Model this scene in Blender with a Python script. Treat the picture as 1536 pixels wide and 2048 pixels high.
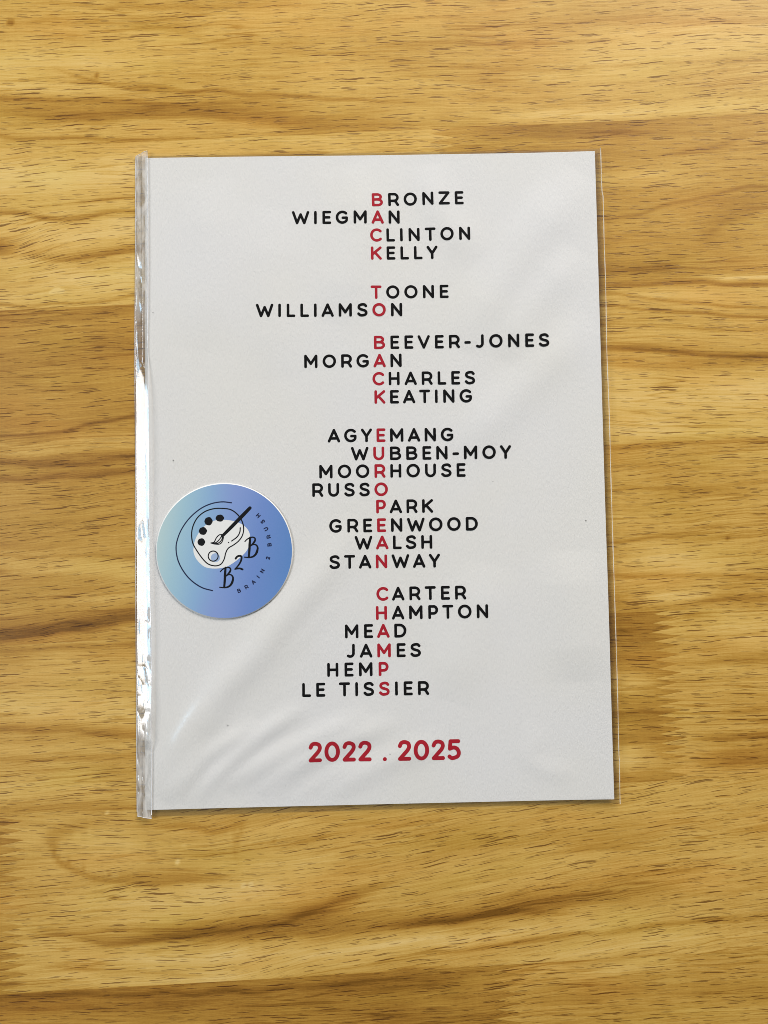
import bpy, bmesh, math, random
import numpy as np
from mathutils import Vector, Matrix

for o in list(bpy.data.objects):
    bpy.data.objects.remove(o)
S = bpy.context.scene
COL = S.collection
MM = 0.001

# ------------------------------------------------------------------ camera
FPX = 1538.96                       # focal length in photo pixels (1536 x 2048)
R_WC = np.array([[0.99979146, -0.01688198, 0.01149035],
                 [0.01630259, 0.99867668, 0.04877611],
                 [-0.01229859, -0.04857862, 0.99874364]])
CAM = np.array([-0.66502394, -34.90175311, 350.37864315])      # millimetres above the table
cd = bpy.data.cameras.new('camera')
cam = bpy.data.objects.new('camera', cd)
COL.objects.link(cam)
cd.sensor_fit = 'VERTICAL'
cd.sensor_height = 24.0
cd.lens = 24.0 * FPX / 2048.0
cd.clip_start = 0.01
cd.clip_end = 50
m3 = Matrix(R_WC.T.tolist())
cam.matrix_world = Matrix.Translation(Vector(CAM * MM)) @ m3.to_4x4()
S.camera = cam
S.render.resolution_x, S.render.resolution_y = 768, 1024

# ------------------------------------------------------------------ light
W = bpy.data.worlds.new('World')
S.world = W
W.use_nodes = True
bg = W.node_tree.nodes['Background']
bg.inputs[0].default_value = (0.95, 0.97, 1.0, 1)
bg.inputs[1].default_value = 0.06


def area(name, loc, target, sx, sy, power, col):
    l = bpy.data.lights.new(name, 'AREA')
    l.shape = 'RECTANGLE'
    l.size, l.size_y = sx, sy
    l.energy = power
    l.color = col
    o = bpy.data.objects.new(name, l)
    COL.objects.link(o)
    o.location = loc
    d = Vector(target) - Vector(loc)
    o.rotation_euler = d.to_track_quat('-Z', 'Y').to_euler()
    return o


# daylight window to the left (bright lower pane, bluer upper pane); added bounce lamp low beyond the upper right
WIN = (-3.05, 0.16, 2.30)
area('window_light', WIN, (0, 0, 0), 2.1, 1.54, 84, (1.0, 0.99, 0.985))
area('window_sky_light', (-2.55, 0.16, 3.35), (0, 0, 0), 2.1, 0.5, 22, (0.40, 0.72, 1.0))
area('upper_right_bounce', (0.9, 1.7, 1.02), (0.1, 0.1, 0), 1.7, 1.1, 64, (1.0, 0.955, 0.90))

vs = S.view_settings
vs.view_transform = 'Standard'
vs.look = 'None'
vs.exposure = 0.10
vs.gamma = 1.0
vs.use_curve_mapping = False
S.cycles.filter_width = 0.9
S.cycles.max_bounces = 12
S.cycles.transparent_max_bounces = 24
S.cycles.caustics_reflective = False
S.cycles.caustics_refractive = False


# ------------------------------------------------------------------ helpers
def at(x, y, z=0.0):
    """photo pixel -> point (mm) on the level z (mm) above the table"""
    d = R_WC.T @ np.array([(x - 768) / FPX, -(y - 1024) / FPX, -1.0])
    return CAM + (z - CAM[2]) / d[2] * d


def tag(o, label=None, cat=None, group=None, kind=None):
    for k, v in (('label', label), ('category', cat), ('group', group), ('kind', kind)):
        if v:
            o[k] = v
    return o


def link(name, me, mats, parent=None):
    o = bpy.data.objects.new(name, me)
    COL.objects.link(o)
    for m in (mats if isinstance(mats, (list, tuple)) else [mats]):
        me.materials.append(m)
    if parent is not None:
        o.parent = parent
    return o


def grid_mesh(name, P, smooth=True):
    """P: (ny, nx, 3) array in mm -> mesh"""
    ny, nx = P.shape[:2]
    v = (P.reshape(-1, 3) * MM)
    idx = np.arange(ny * nx).reshape(ny, nx)
    f = np.stack([idx[:-1, :-1], idx[:-1, 1:], idx[1:, 1:], idx[1:, :-1]], -1).reshape(-1, 4)
    return raw_mesh(name, v, f, smooth)


def raw_mesh(name, v, f, smooth=True):
    me = bpy.data.meshes.new(name)
    me.vertices.add(len(v))
    me.vertices.foreach_set('co', np.asarray(v, np.float32).ravel())
    f = np.asarray(f, np.int32)
    k = f.shape[1]
    me.loops.add(f.size)
    me.loops.foreach_set('vertex_index', f.ravel())
    me.polygons.add(len(f))
    me.polygons.foreach_set('loop_start', np.arange(0, f.size, k, dtype=np.int32))
    me.polygons.foreach_set('use_smooth', np.full(len(f), smooth))
    me.update(calc_edges=True)
    me.validate()
    return me


RNG = np.random.RandomState(7)
_LAT = RNG.rand(8, 256, 256)


def vnoise(x, y, k=0):
    """smooth value noise 0..1"""
    L = _LAT[k % 8]
    xi, yi = np.floor(x).astype(int), np.floor(y).astype(int)
    fx, fy = x - xi, y - yi
    fx, fy = fx * fx * fx * (fx * (fx * 6 - 15) + 10), fy * fy * fy * (fy * (fy * 6 - 15) + 10)
    a, b = L[yi % 256, xi % 256], L[yi % 256, (xi + 1) % 256]
    c, d = L[(yi + 1) % 256, xi % 256], L[(yi + 1) % 256, (xi + 1) % 256]
    return (a * (1 - fx) + b * fx) * (1 - fy) + (c * (1 - fx) + d * fx) * fy


def seg_dist(X, Y, pts):
    """unsigned distance and along-fraction to a polyline"""
    best = np.full(X.shape, 1e9)
    frac = np.zeros(X.shape)
    L = [0.0]
    for i in range(len(pts) - 1):
        L.append(L[-1] + math.dist(pts[i], pts[i + 1]))
    for i in range(len(pts) - 1):
        (x0, y0), (x1, y1) = pts[i], pts[i + 1]
        dx, dy = x1 - x0, y1 - y0
        t = np.clip(((X - x0) * dx + (Y - y0) * dy) / (dx * dx + dy * dy + 1e-9), 0, 1)
        d = np.hypot(X - x0 - t * dx, Y - y0 - t * dy)
        m = d < best
        best = np.where(m, d, best)
        frac = np.where(m, (L[i] + t * (L[i + 1] - L[i])) / L[-1], frac)
    return best, frac


def catmull(pts, n=10, closed=False):
    P = [np.array(p, float) for p in pts]
    N = len(P)
    out = []
    rng = range(N if closed else N - 1)
    for i in rng:
        if closed:
            p0, p1, p2, p3 = P[i - 1], P[i], P[(i + 1) % N], P[(i + 2) % N]
        else:
            p1, p2 = P[i], P[i + 1]
            p0 = P[i - 1] if i > 0 else 2 * p1 - p2
            p3 = P[i + 2] if i + 2 < N else 2 * p2 - p1
        for j in range(n):
            t = j / n
            out.append(0.5 * ((2 * p1) + (p2 - p0) * t + (2 * p0 - 5 * p1 + 4 * p2 - p3) * t * t + (3 * p1 - p0 - 3 * p2 + p3) * t ** 3))
    if not closed:
        out.append(P[-1])
    return [tuple(p) for p in out]


class Nodes:
    def __init__(self, name):
        self.mat = bpy.data.materials.new(name)
        self.mat.use_nodes = True
        self.t = self.mat.node_tree
        self.n = self.t.nodes
        self.out = self.n['Material Output']
        self.bsdf = self.n['Principled BSDF']

    def new(self, typ, **kw):
        nd = self.n.new(typ)
        for k, v in kw.items():
            setattr(nd, k, v)
        return nd

    def put(self, sock, v):
        if isinstance(v, bpy.types.NodeSocket):
            self.t.links.new(v, sock)
        else:
            sock.default_value = v

    def math(self, op, a, b=0.0, c=0.0, clamp=False):
        nd = self.new('ShaderNodeMath', operation=op, use_clamp=clamp)
        self.put(nd.inputs[0], a)
        self.put(nd.inputs[1], b)
        self.put(nd.inputs[2], c)
        return nd.outputs[0]

    def xyz(self, x, y, z=0.0):
        nd = self.new('ShaderNodeCombineXYZ')
        for s, v in zip(nd.inputs, (x, y, z)):
            self.put(s, v)
        return nd.outputs[0]

    def sep(self, v):
        nd = self.new('ShaderNodeSeparateXYZ')
        self.put(nd.inputs[0], v)
        return nd.outputs

    def attr(self, name):
        nd = self.new('ShaderNodeAttribute', attribute_name=name)
        return nd

    def noise(self, vec, scale=1.0, detail=2.0, rough=0.5, dist=0.0):
        nd = self.new('ShaderNodeTexNoise')
        self.put(nd.inputs['Vector'], vec)
        nd.inputs['Scale'].default_value = scale
        nd.inputs['Detail'].default_value = detail
        nd.inputs['Roughness'].default_value = rough
        nd.inputs['Distortion'].default_value = dist
        return nd.outputs[0]

    def voro(self, vec, rand=1.0):
        nd = self.new('ShaderNodeTexVoronoi', feature='F1')
        self.put(nd.inputs['Vector'], vec)
        nd.inputs['Scale'].default_value = 1.0
        nd.inputs['Randomness'].default_value = rand
        return nd.outputs['Distance'], nd.outputs['Color']

    def smooth(self, v, a, b, o0=0.0, o1=1.0):
        nd = self.new('ShaderNodeMapRange', interpolation_type='SMOOTHSTEP')
        for s, q in zip(nd.inputs[:5], (v, a, b, o0, o1)):
            self.put(s, q)
        return nd.outputs[0]

    def ramp(self, v, stops):
        nd = self.new('ShaderNodeValToRGB')
        self.put(nd.inputs[0], v)
        el = nd.color_ramp.elements
        while len(el) > 1:
            el.remove(el[-1])
        el[0].position, el[0].color = stops[0][0], (*stops[0][1], 1)
        for p, c in stops[1:]:
            e = el.new(p)
            e.color = (*c, 1)
        return nd.outputs[0]

    def mix(self, f, a, b, mode='MIX'):
        nd = self.new('ShaderNodeMix', data_type='RGBA', blend_type=mode)
        self.put(nd.inputs[0], f)
        self.put(nd.inputs[6], a if isinstance(a, bpy.types.NodeSocket) else (*a, 1))
        self.put(nd.inputs[7], b if isinstance(b, bpy.types.NodeSocket) else (*b, 1))
        return nd.outputs[2]

    def bump(self, h, strength, dist, normal=None):
        nd = self.new('ShaderNodeBump')
        nd.inputs['Strength'].default_value = strength
        nd.inputs['Distance'].default_value = dist
        self.put(nd.inputs['Height'], h)
        if normal is not None:
            self.put(nd.inputs['Normal'], normal)
        return nd.outputs[0]


def plain(name, col, rough=0.6, spec=0.3):
    k = Nodes(name)
    # slight mottling of the ink or stock
    tc = k.new('ShaderNodeTexCoord')
    n = k.noise(tc.outputs['Object'], 900, 2)
    c = k.mix(k.math('MULTIPLY', n, 0.25), col, tuple(min(1, q * 1.25 + 0.001) for q in col))
    k.put(k.bsdf.inputs['Base Color'], c)
    k.bsdf.inputs['Roughness'].default_value = rough
    k.bsdf.inputs['Specular IOR Level'].default_value = spec
    return k.mat


# ------------------------------------------------------------------ wood
ANG = math.radians(1.953)
CA, SA = math.cos(ANG), math.sin(ANG)
BOUND = [159.9, 83.4, 7.7, -69.3, -145.2, -221.7]          # glue lines (mm) seen in the photo
EDGES = [500.0, 389.0, 312.6, 236.3] + BOUND + [-298.0, -374.5, -450.0]
# finger joints: strip index (from its upper edge) -> list of (u of the joint, tone left, tone right)


def uv_of(x, y):
    p = at(x, y)
    return p[0] * CA + p[1] * SA, -p[0] * SA + p[1] * CA


JOINTS = {                                                   # px x at the middle of the strip
    3: [(-330, .40, .34)],
    4: [(893, .27, .43)],
    5: [(640, .48, .34)],
    6: [(700, .46, .36)],
    7: [(760, .37, .53), (1340, .53, .35)],
    8: [(26, .46, .34), (1465, .34, .36)],
    9: [(1020, .56, .40)],
}
MIDY = {3: 120, 4: 430, 5: 760, 6: 1090, 7: 1390, 8: 1790, 9: 2010}

# painted figure of the wood itself: (points in photo px, half width mm, amount; + darker, - lighter)
FIG = [
    # strip at the top
    ([(0, 222), (160, 236), (330, 226), (520, 238), (700, 252), (860, 246)], 7.0, .26),
    ([(0, 198), (200, 203), (420, 214)], 1.6, .18),
    ([(160, 160), (240, 169), (400, 181), (600, 195), (768, 203), (900, 200)], 1.2, .22),
    ([(0, 275), (270, 279)], 1.3, .25),
    ([(230, 52), (330, 60), (420, 75)], 5.0, .14),
    ([(60, 8), (350, 16), (700, 10)], 2.5, .14),
    ([(420, 85), (700, 110), (900, 130), (1100, 140)], 6.0, .06),
    ([(0, 120), (170, 118), (330, 132)], 6.0, -.12),
    ([(0, 172), (330, 185)], 3.0, -.12),
    ([(1000, 165), (1250, 110), (1536, 70)], 8.0, -.13),
    ([(900, 238), (1200, 226), (1536, 212)], 2.6, -.16),
    ([(760, 85), (1000, 88), (1250, 78)], 1.5, .16),
    ([(850, 130), (1060, 140), (1300, 128), (1536, 118)], 2.0, .12),
    ([(1050, 60), (1250, 45), (1536, 42)], 3.0, .09),
    ([(760, 150), (960, 160), (1100, 190)], 5.0, .10),
    ([(12, 46), (30, 50)], 2.0, .35),
    ([(186, 150), (200, 151)], 1.6, .35),
    ([(90, 132), (180, 160), (280, 182)], .8, .22),
    # second strip
    ([(0, 350), (150, 352), (270, 340)], 7.0, -.16),
    ([(0, 425), (60, 432), (140, 438), (270, 425)], 2.2, .28),
    ([(130, 404), (270, 396)], 1.4, .18),
    ([(30, 462), (140, 468), (268, 450)], 5.0, -.15),
    ([(-40, 500), (10, 502), (40, 512)], 5.5, .55),
    ([(40, 508), (110, 522), (200, 510), (270, 500)], 3.2, .32),
    ([(60, 552), (160, 556), (270, 548)], 5.0, -.16),
    ([(0, 560), (40, 540)], 4.0, .12),
    ([(0, 612), (170, 606), (268, 592)], 1.0, .25),
    ([(930, 272), (1150, 268), (1400, 262)], 6.0, .12),
    ([(900, 300), (980, 305), (1200, 300)], 2.5, .10),
    ([(1210, 360), (1300, 352), (1420, 366)], 4.0, -.12),
    ([(1195, 440), (1260, 430), (1390, 398), (1480, 375), (1536, 372)], 1.3, .16),
    ([(1330, 310), (1420, 300), (1500, 272)], 2.0, .12),
    ([(1536, 420), (1440, 452), (1400, 500)], 6.0, .14),
    ([(1220, 545), (1320, 540), (1420, 548)], 5.0, .16),
    ([(1360, 556), (1536, 552)], 1.3, -.30),
    # third strip
    ([(0, 640), (150, 640), (270, 622)], 3.0, .10),
    ([(0, 760), (120, 745), (270, 738)], 8.0, .04),
    ([(0, 872), (60, 868), (160, 856), (268, 832)], 1.2, .25),
    ([(0, 896), (120, 896), (268, 880)], 4.0, -.12),
    ([(0, 925), (130, 930), (268, 918)], 3.0, .20),
    ([(1210, 572), (1350, 566), (1536, 570)], 2.0, .30),
    ([(1212, 586), (1360, 606), (1536, 616)], 1.0, .22),
    ([(1212, 614), (1300, 622), (1536, 634)], .9, .28),
    ([(1250, 594), (1350, 590), (1450, 598)], 3.0, -.10),
    ([(1212, 648), (1536, 660)], 1.0, .12),
    ([(1214, 697), (1300, 701), (1400, 709), (1536, 716)], 2.0, .34),
    ([(1216, 726), (1340, 732), (1536, 724)], 4.0, .12),
    ([(1216, 790), (1380, 800), (1536, 782)], 10.0, -.20),
    ([(1218, 862), (1400, 866), (1536, 862)], 3.0, -.12),
    # fourth strip
    ([(0, 962), (150, 954), (268, 944)], 2.4, .22),
    ([(0, 1010), (60, 1002), (150, 1005)], 5.0, -.04),
    ([(0, 1128), (120, 1130), (268, 1140)], 5.0, -.15),
    ([(0, 1146), (14, 1148)], 2.2, .40),
    ([(0, 1112), (120, 1112), (270, 1114)], 1.0, .14),
    ([(0, 1272), (90, 1262), (180, 1252), (268, 1238)], 4.5, .34),
    ([(100, 1206), (268, 1198)], 4.0, -.10),
    ([(1226, 896), (1330, 892), (1536, 884)], 2.2, .14),
    ([(1226, 920), (1330, 926), (1440, 930)], 7.0, .07),
    ([(1230, 980), (1380, 975), (1500, 985)], 1.2, .14),
    ([(1230, 1086), (1330, 1072), (1450, 1064)], 1.0, .22),
    ([(1250, 1118), (1400, 1124), (1500, 1126)], 6.0, -.14),
    ([(1236, 1152), (1400, 1150), (1536, 1158)], 1.2, .16),
    ([(1280, 1190), (1380, 1192), (1440, 1184)], 3.5, -.18),
    ([(1240, 1214), (1360, 1212), (1450, 1202), (1536, 1196)], 2.4, .14),
    ([(1452, 1076), (1460, 1077)], 1.4, .30),
    # fifth strip
    ([(0, 1300), (268, 1290)], 2.5, .20),
    ([(0, 1350), (130, 1345), (268, 1338)], 8.0, -.04),
    ([(0, 1420), (120, 1415), (268, 1425)], 7.0, -.14),
    ([(0, 1462), (130, 1462), (268, 1470)], 2.8, .20),
    ([(0, 1522), (140, 1518), (268, 1515)], 2.0, .12),
    ([(0, 1500), (268, 1492)], 3.0, -.10),
    ([(0, 1575), (140, 1570), (268, 1580)], 5.0, -.10),
    ([(1100, 1262), (1180, 1264), (1250, 1266), (1330, 1268)], 12.0, .10),
    ([(1240, 1368), (1340, 1366)], 6.0, -.30),
    ([(1240, 1425), (1330, 1427), (1366, 1430)], 1.6, .20),
    ([(1236, 1450), (1310, 1455)], 6.0, -.10),
    ([(1236, 1520), (1330, 1520)], 6.0, -.30),
    ([(1390, 1240), (1536, 1250)], 8.0, -.12),
    ([(1400, 1330), (1480, 1325), (1536, 1318)], 5.0, .12),
    ([(1400, 1280), (1536, 1290)], 4.0, -.06),
    ([(1365, 1482), (1420, 1480), (1536, 1473)], 2.4, .34),
    ([(1380, 1530), (1450, 1528), (1536, 1520)], 7.0, .26),
    ([(1390, 1400), (1536, 1420)], 9.0, .06),
    # sixth strip: the long oval and the dark sweep under it
    ([(480, 1740), (430, 1755), (300, 1768), (200, 1755), (128, 1728), (106, 1700), (112, 1672), (150, 1655), (230, 1645)], 3.2, .20),
    ([(230, 1645), (330, 1652), (430, 1664), (480, 1650), (470, 1700), (480, 1740)], 3.0, .16),
    ([(150, 1700), (300, 1700)], 9.0, -.06),
    ([(60, 1770), (200, 1800), (400, 1800), (560, 1760), (700, 1700)], 7.0, -.16),
    ([(30, 1872), (140, 1874), (240, 1888), (330, 1876), (450, 1862), (560, 1846), (660, 1812), (768, 1770), (830, 1740)], 3.0, .26),
    ([(120, 1868), (240, 1880), (420, 1872), (620, 1862), (768, 1850), (930, 1838), (1100, 1812), (1250, 1790), (1440, 1752)], 7.0, .28),
    ([(768, 1860), (900, 1842), (1100, 1818)], 2.4, .26),
    ([(560, 1850), (640, 1828), (768, 1774)], 6.0, .12),
    ([(40, 1910), (260, 1918), (500, 1912), (768, 1890), (1000, 1870), (1200, 1848), (1440, 1800)], 3.5, -.18),
    ([(768, 1905), (950, 1898), (1150, 1870), (1400, 1842), (1536, 1830)], 1.5, .20),
    ([(60, 1950), (300, 1965), (640, 1945)], 2.8, -.14),
    ([(30, 1925), (200, 1940), (420, 1950)], 1.2, .14),
    ([(1000, 1925), (1250, 1895), (1480, 1860)], 4.0, -.14),
    ([(1100, 1600), (1300, 1585), (1536, 1580)], 5.0, -.05),
    ([(850, 1700), (1050, 1680), (1200, 1690), (1350, 1650)], 8.0, .10),
    ([(1000, 1712), (1200, 1700), (1420, 1690)], 1.0, .14),
    ([(600, 1640), (768, 1650), (900, 1640)], 4.0, .07),
    ([(541, 1683), (549, 1684)], 1.5, .38),
    ([(0, 1622), (200, 1618), (420, 1622)], 2.2, .12),
    # scuffs in the varnish
    ([(100, 588), (114, 583), (130, 586)], .8, -.75),
    ([(213, 1630), (219, 1622)], .5, -.5),
    ([(365, 1700), (367, 1690)], .5, -.4),
    ([(352, 1732), (358, 1718)], .5, -.4),
    ([(482, 1764), (490, 1776)], .6, -.35),
    ([(496, 1762), (506, 1776)], .6, -.35),
    # seventh strip
    ([(0, 1996), (230, 1990), (500, 1984), (768, 1962)], 2.0, .22),
    ([(0, 2012), (200, 2016), (520, 2000)], 3.5, .10),
    ([(0, 2046), (400, 2050), (768, 2040)], 3.0, -.12),
    ([(600, 1985), (768, 1975), (960, 1960)], 5.0, .14),
    ([(1040, 1950), (1200, 1940), (1360, 1925)], 3.0, -.16),
    ([(1100, 2000), (1300, 1985), (1536, 1990)], 8.0, .08),
]


def build_table():
    verts, faces, A, B, Cc = [], [], [], [], []
    base = 0
    step = 1.6
    figs = []
    for pts, wd, amt in FIG:
        pts = list(pts)
        (xa, ya), (xb, yb) = pts[0], pts[-1]
        if xa <= 0 or 1185 <= xa <= 1245:       # runs on past the frame or under the sheet
            pts.insert(0, (xa - 150, ya))
        if xb >= 1536 or 250 <= xb <= 290:
            pts.append((xb + 150, yb))
        q = [uv_of(*p) for p in catmull(pts, 5)]
        figs.append((q, wd, amt, sum(p[1] for p in q) / len(q)))
    half_u = 560.0
    fine = np.arange(-215, 236, step)
    U1 = np.concatenate([np.arange(-half_u, -215, 15.0), fine, np.arange(fine[-1] + 15, half_u + 1, 15.0)])
    for s in range(len(EDGES) - 1):
        v1, v0 = EDGES[s], EDGES[s + 1]
        nv = max(2, int((v1 - v0) / (.8 if 3 <= s <= 9 else 8.0)) + 1)
        V1 = np.linspace(v1, v0, nv)
        js = JOINTS.get(s, [(-900, .35, .35)])
        us = [uv_of(px, MIDY[s])[0] if s in MIDY else px for px, _, _ in js]
        cuts = [-1e9] + [(us[i] + us[i + 1]) / 2 for i in range(len(us) - 1)] + [1e9]
        Us = []
        for i in range(len(us)):
            q = U1[(U1 > cuts[i] + .1) & (U1 < cuts[i + 1] - .1)]
            if i > 0:
                q = np.concatenate([[cuts[i]], q])
            if i < len(us) - 1:
                q = np.concatenate([q, [cuts[i + 1]]])
            Us.append(q)
        for ji, Uc in enumerate(Us):
          U, V = np.meshgrid(Uc, V1)
          X, Y = U * CA - V * SA, U * SA + V * CA
          tone = np.zeros_like(U)
          for q, wd, amt, vm in figs:
              # the figure belongs to one board
              mid = q[len(q) // 2][1]
              if not (v0 - 1 <= mid <= v1 + 1):
                  continue
              wob = 1.0 + .5 * (vnoise(U / 25 + 7, V / 6, 3) - .5)
              Vw = V + 1.6 * (vnoise(U / 13 + 3, V / 14, 5) - .5)
              d, fr = seg_dist(U, Vw, q)
              ends = np.clip(np.minimum(fr, 1 - fr) / .28, 0.03, 1) ** .8
              # a growth band fades on one side and stops more sharply on the other
              qa = np.array(sorted(q))
              below = Vw < np.interp(U, qa[:, 0], qa[:, 1])
              ww = wd * wob * (np.where(below, .55, 1.35) if (wd > 1.8 and amt > 0) else 1.0)
              tone += 1.0 * amt * ends * np.exp(-(d / (ww * (.74 if amt > 0 else 1.0))) ** 2)
          # glue line
          tone += .16 * vnoise(U / 30 + s, V * 0 + s, 4) * (np.exp(-((V - v0) / .6) ** 2) + .5 * np.exp(-((V - v1) / .5) ** 2))
          # gentle wander of the grain across the board
          warp = 3.6 * (vnoise(U / 95 + 13 * s, V / 60 + 5, 1) - .5) + 1.4 * (vnoise(U / 34 + 7 * s, V / 22, 2) - .5)
          if s == 8:      # the swell of grain round the oval
              cu, cv = uv_of(290, 1700)
              warp += 9.0 * np.exp(-((U - cu) / 42) ** 2 - ((V - cv) / 24) ** 2) * np.tanh((V - cv) / 10)
              sl = uv_of(1000, 1760)
              warp += -.10 * np.clip(U - sl[0] + 130, 0, 260) + .02 * (V - sl[1])
          if s == 4:
              cu, cv = uv_of(0, 500)
              warp += 6.0 * np.exp(-((U - cu) / 22) ** 2 - ((V - cv) / 14) ** 2)
          if s in (5, 6):   # left half runs slightly uphill, right half downhill
              warp += .045 * np.clip(-U, 0, 220) * (1 if s == 6 else .6) + (.05 if s == 5 else -.03) * np.clip(U - 60, 0, 200)
          px, ta, tb = js[ji]
          ju = U - us[ji]
          sl_, sr_ = np.full_like(U, s * 11.3 + ji * 3.7), np.full_like(U, s * 11.3 + (ji + 1) * 3.7)
          tl, tr = np.full_like(U, ta), np.full_like(U, tb)
          n = U.size
          verts.append(np.stack([X, Y, np.zeros_like(X)], -1).reshape(-1, 3) * MM)
          idx = np.arange(n).reshape(U.shape) + base
          faces.append(np.stack([idx[1:, :-1], idx[1:, 1:], idx[:-1, 1:], idx[:-1, :-1]], -1).reshape(-1, 4))
          A.append(np.stack([U, V + warp, V], -1).reshape(-1, 3))
          B.append(np.stack([ju, sl_, sr_], -1).reshape(-1, 3))
          Cc.append(np.stack([tl, tr, tone], -1).reshape(-1, 3))
          base += n
    # sides and underside of the slab
    v1, v0 = EDGES[0], EDGES[-1]
    cs = [(-half_u, v0), (half_u, v0), (half_u, v1), (-half_u, v1)]
    hu = U1[-1]
    cs = [(-half_u, v0), (hu, v0), (hu, v1), (-half_u, v1)]
    ring = []
    for z in (0.0, -28.0):
        for (u, v) in cs:
            ring.append([(u * CA - v * SA) * MM, (u * SA + v * CA) * MM, z * MM])
    verts.append(np.array(ring))
    b = base
    faces.append(np.array([[b + i, b + 4 + i, b + 4 + (i + 1) % 4, b + (i + 1) % 4] for i in range(4)] + [[b + 7, b + 6, b + 5, b + 4]]))
    A.append(np.array([[u, v, v] for _ in (0, 1) for (u, v) in cs]))
    B.append(np.tile([500.0, 3.0, 3.0], (8, 1)))
    Cc.append(np.tile([.4, .4, 0.0], (8, 1)))
    me = raw_mesh('table_top', np.concatenate(verts), np.concatenate(faces), False)
    for nm, D in (('grain', A), ('joint', B), ('tone', Cc)):
        at_ = me.attributes.new(nm, 'FLOAT_VECTOR', 'POINT')
        at_.data.foreach_set('vector', np.concatenate(D).astype(np.float32).ravel())
    return me


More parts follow.
